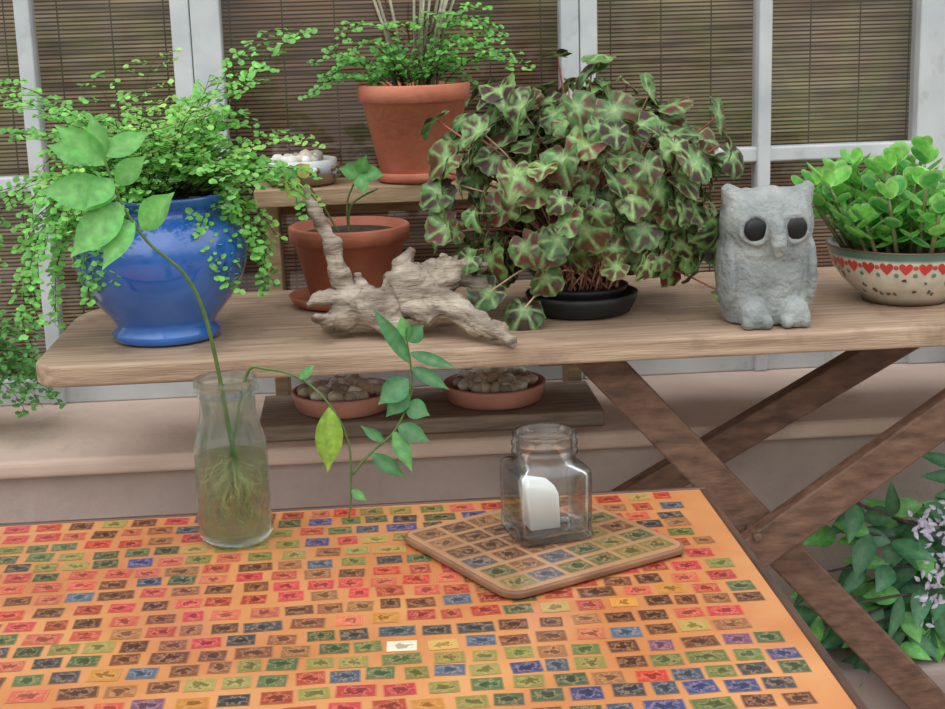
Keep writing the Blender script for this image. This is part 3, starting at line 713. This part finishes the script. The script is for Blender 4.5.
for k in range(10):
    az = R.uniform(-3.3, .3); frond(mb, po+Vector((math.cos(az)*.02, 0, .19)), az, R.uniform(.2, 1.1), R.uniform(.08, .14), R.uniform(.4, 1.2), FG, .0078, 10, .36)
mb.obj('fronds', [M_leaf], pc, E)
pc = Vector((-.085, 2.135, SH+.0006)); E = empty('ceramic_dish_of_stones', pc)
mb = MB(); mb.lathe([(.042, 0, C(110, 80, 56)), (.049, .004, C(140, 104, 70)), (.052, .016, C(130, 116, 104)), (.0525, .024, C(176, 186, 196)), (.0515, .036, C(214, 216, 212)), (.049, .036, C(214, 216, 212)), (.046, .026, C(160, 150, 140)), (.001, .024, C(120, 100, 80))], pc, 40, wob=.04)
for k in range(26):
    a = R.uniform(3.3, 6.1); z = R.uniform(.010, .030); mb.blob((pc.x+.052*math.cos(a), pc.y+.052*math.sin(a), pc.z+z), (.005, .003, .004), k, col=vary(R.choice([C(230, 226, 214), C(196, 150, 90), C(120, 90, 60), C(150, 170, 190)]), .1), seg=8, rings=5)
mb.obj('dish', [M_enam], pc, E)
def stones(c, rad, n, s, z):
    mb = MB()
    for k in range(n):
        a = R.uniform(0, 6.28); r = rad*math.sqrt(R.random()); t = R.uniform(.7, 1.3)*s
        mb.blob((c.x+r*math.cos(a), c.y+r*math.sin(a), c.z+z+R.uniform(0, s*1.1)*(1-r/rad*.6)), (t, t*R.uniform(.7, 1), t*R.uniform(.6, .9)), k, col=vary(R.choice([C(226, 220, 212), C(200, 184, 170), C(244, 242, 238), C(164, 150, 144), C(216, 198, 178)]), .12), seg=9, rings=6)
    return mb
stones(pc, .034, 26, .010, .032).obj('stones', [M_stone], pc, E)

# ---------------- plank + saucers of pebbles
simple_box('old_wooden_plank', (-.155, 1.955, .6256), (.315, 2.125, .6480), M_plank, .003)
for c in ((-.039, 2.030, .6486), (.172, 2.036, .6486)):
    pc = Vector(c); E = empty('saucer_of_pebbles', pc)
    mb = MB(); mb.lathe([(.060, 0), (.066, .003), (.072, .022), (.0725, .027), (.069, .028), (.066, .020), (.062, .008), (.001, .007)], pc, 48); mb.obj('saucer', [M_terra3], pc, E)
    stones(pc, .056, 95, .0092, .026).obj('pebbles', [M_stone], pc, E)

# ---------------- flowering plant lower right
pc = Vector((.84, 1.85, .3306)); E = empty('flowering_plant', pc)
mb = MB(); mb.lathe(pot_profile(.045, .062, .08), pc, 40); mb.obj('pot', [M_terra2], pc, E)
mb = MB(); DK = C(60, 128, 84); GS = [0, .6, .92, 1, .9, .65, .35, 0]
for k in range(34):
    az = R.uniform(2.5, 4.6); b = pc+Vector((R.uniform(-.03, .03), R.uniform(-.03, .0), .07)); L = R.uniform(.12, .30)
    d = Vector((math.cos(az)*.9, math.sin(az)*.6, R.uniform(.0, 1.3))).normalized(); pts = [b]
    for t in range(5):
        d = (d+Vector((0, 0, -.13))).normalized(); nx = pts[-1]+d*L/5; nx.y = min(max(nx.y, 1.785), 1.84); pts.append(nx)
    mb.tube(pts, .0018, 5, 0, C(100, 84, 80))
    for t in range(1, 6):
        for sg in (-1, 1):
            sd = d.cross(Vector((0, 0, 1))).normalized()*sg
            v = sd+d*.6+Vector((0, 0, R.uniform(-.8, .3))); v.y *= .3
            mb.leaf(pts[t], v, (R.uniform(-.3, .3), -.8, .6), R.uniform(.038, .065), R.uniform(.018, .030), vary(DK if R.random() < .65 else C(116, 196, 96), .18), 0, .2, .25, GS)
fl = [Vector((.695, 1.770, .52)), Vector((.722, 1.770, .47)), Vector((.728, 1.770, .535)), Vector((.705, 1.770, .43)), Vector((.735, 1.770, .50))]
mb.obj('foliage', [M_leaf], pc, E)
mb = MB()
for p in fl:
    mb.tube([pc+Vector((-.02, -.05, .1)), p.lerp(pc, .3)+Vector((0, -.02, .03)), p], .0012, 5, 0, C(96, 90, 100))
    for k in range(26):
        q = p+Vector((R.gauss(0, .008), R.uniform(-.006, .006), R.gauss(0, .015))); a = R.uniform(0, 6.28)
        mb.leaf(q, (math.cos(a), -.3, math.sin(a)), (0, -1, .2), .013, .006, vary(C(220, 208, 234), .08), 0, .2, .1, [0, .8, 1, .6, 0])
mb.obj('blossoms', [M_leaf], pc, E)

# ---------------- garden across from the window (seen mirrored in the panes)
pc = Vector((1.75, -1.0, .0006)); E = empty('potted_agave', pc)
mb = MB(); mb.lathe(pot_profile(.18, .26, .45, .06, .02, .02), pc, 40); mb.obj('pot', [M_terra], pc, E)
mb = MB()
for k in range(34):
    az = R.uniform(0, 6.28); el = R.uniform(.3, 1.4)
    mb.leaf(pc+Vector((0, 0, .42)), (math.cos(az)*math.cos(el), math.sin(az)*math.cos(el), math.sin(el)), (-math.cos(az)*math.sin(el), -math.sin(az)*math.sin(el), math.cos(el)), R.uniform(.6, .95), .08, vary(C(180, 208, 160), .1), 0, .3, .25, [.6, .9, 1, .95, .8, .6, .35, 0])
mb.obj('leaves', [M_leaf], pc, E)
for (sx_, sy_, hh) in ((.55, -1.7, 1.15), (-1.05, -1.6, 1.1), (1.2, -2.2, 1.2)):
    pc = Vector((sx_, sy_, .0006)); E = empty('garden_shrub', pc)
    mb = MB(); mb.tube([pc, pc+Vector((.02, 0, hh*.6))], [.04, .02], 8, 0, C(90, 70, 50))
    for k in range(260):
        q = Vector((R.gauss(0, 1), R.gauss(0, 1), R.gauss(0, 1))).normalized()*R.uniform(.6, 1)
        p = pc+Vector((q.x*.42, q.y*.3, hh*.75+q.z*.42))
        mb.leaf(p, (q.x+R.uniform(-.5, .5), q.y+.3, q.z*.5-.2), (q.x*.3, .6, .8), R.uniform(.10, .17), .06, vary(R.choice([C(120, 170, 80), C(60, 100, 50), C(170, 200, 110)]), .2), 0, .2, .2)
        if k % 4 == 0: mb.tube([pc+Vector((.02, 0, hh*.55)), p], .005, 4, 0, C(90, 70, 50))
    mb.obj('foliage', [M_leaf], pc, E)

# ---------------- world + light
w = bpy.data.worlds.new('World'); S.world = w; w.use_nodes = True; nt = w.node_tree; nt.nodes.clear()
out = nt.nodes.new('ShaderNodeOutputWorld'); bg = nt.nodes.new('ShaderNodeBackground'); tc = nt.nodes.new('ShaderNodeTexCoord')
sx = nt.nodes.new('ShaderNodeSeparateXYZ'); nt.links.new(tc.outputs['Generated'], sx.inputs[0])
n = nt.nodes.new('ShaderNodeTexNoise'); n.inputs['Scale'].default_value = 9; n.inputs['Detail'].default_value = 6; nt.links.new(tc.outputs['Generated'], n.inputs['Vector'])
h = math_node(nt, 'ADD', sx.outputs[2], math_node(nt, 'MULTIPLY', math_node(nt, 'SUBTRACT', n.outputs['Fac'], .5), .6))
r = nt.nodes.new('ShaderNodeValToRGB'); cr = r.color_ramp
cr.elements[0].position = 0; cr.elements[0].color = (.20, .20, .17, 1); cr.elements[1].position = .75; cr.elements[1].color = (.97, 1.02, 1.08, 1)
e = cr.elements.new(.12); e.color = (.26, .30, .22, 1); e = cr.elements.new(.25); e.color = (.6, .65, .6, 1); e = cr.elements.new(.4); e.color = (.92, .97, 1.0, 1)
nt.links.new(h, r.inputs[0]); nt.links.new(r.outputs[0], bg.inputs[0]); bg.inputs[1].default_value = 1.85; nt.links.new(bg.outputs[0], out.inputs[0])
l = bpy.data.lights.new('sun', 'SUN'); l.energy = .6; l.angle = math.radians(70); l.color = (1, .98, .95)
lo = bpy.data.objects.new('sun', l); S.collection.objects.link(lo); lo.rotation_euler = Vector((.35, .75, -.9)).to_track_quat('-Z', 'Y').to_euler()

# ---------------- camera
psi, th, ro = math.radians(4), math.radians(13.1), math.radians(1.75)
hv = Vector((math.sin(psi), math.cos(psi), 0)); rv = Vector((math.cos(psi), -math.sin(psi), 0)); zv = Vector((0, 0, 1))
F = hv*math.cos(th)-zv*math.sin(th); U = hv*math.sin(th)+zv*math.cos(th)
RX = rv*math.cos(ro)-U*math.sin(ro); UY = rv*math.sin(ro)+U*math.cos(ro)
cd = bpy.data.cameras.new('camera'); cd.lens = 57.14; cd.sensor_width = 36
co = bpy.data.objects.new('camera', cd); S.collection.objects.link(co)
mt = Matrix((RX, UY, -F)).transposed().to_4x4(); mt.translation = Vector((0, 0, 1.19)); co.matrix_world = mt
S.camera = co
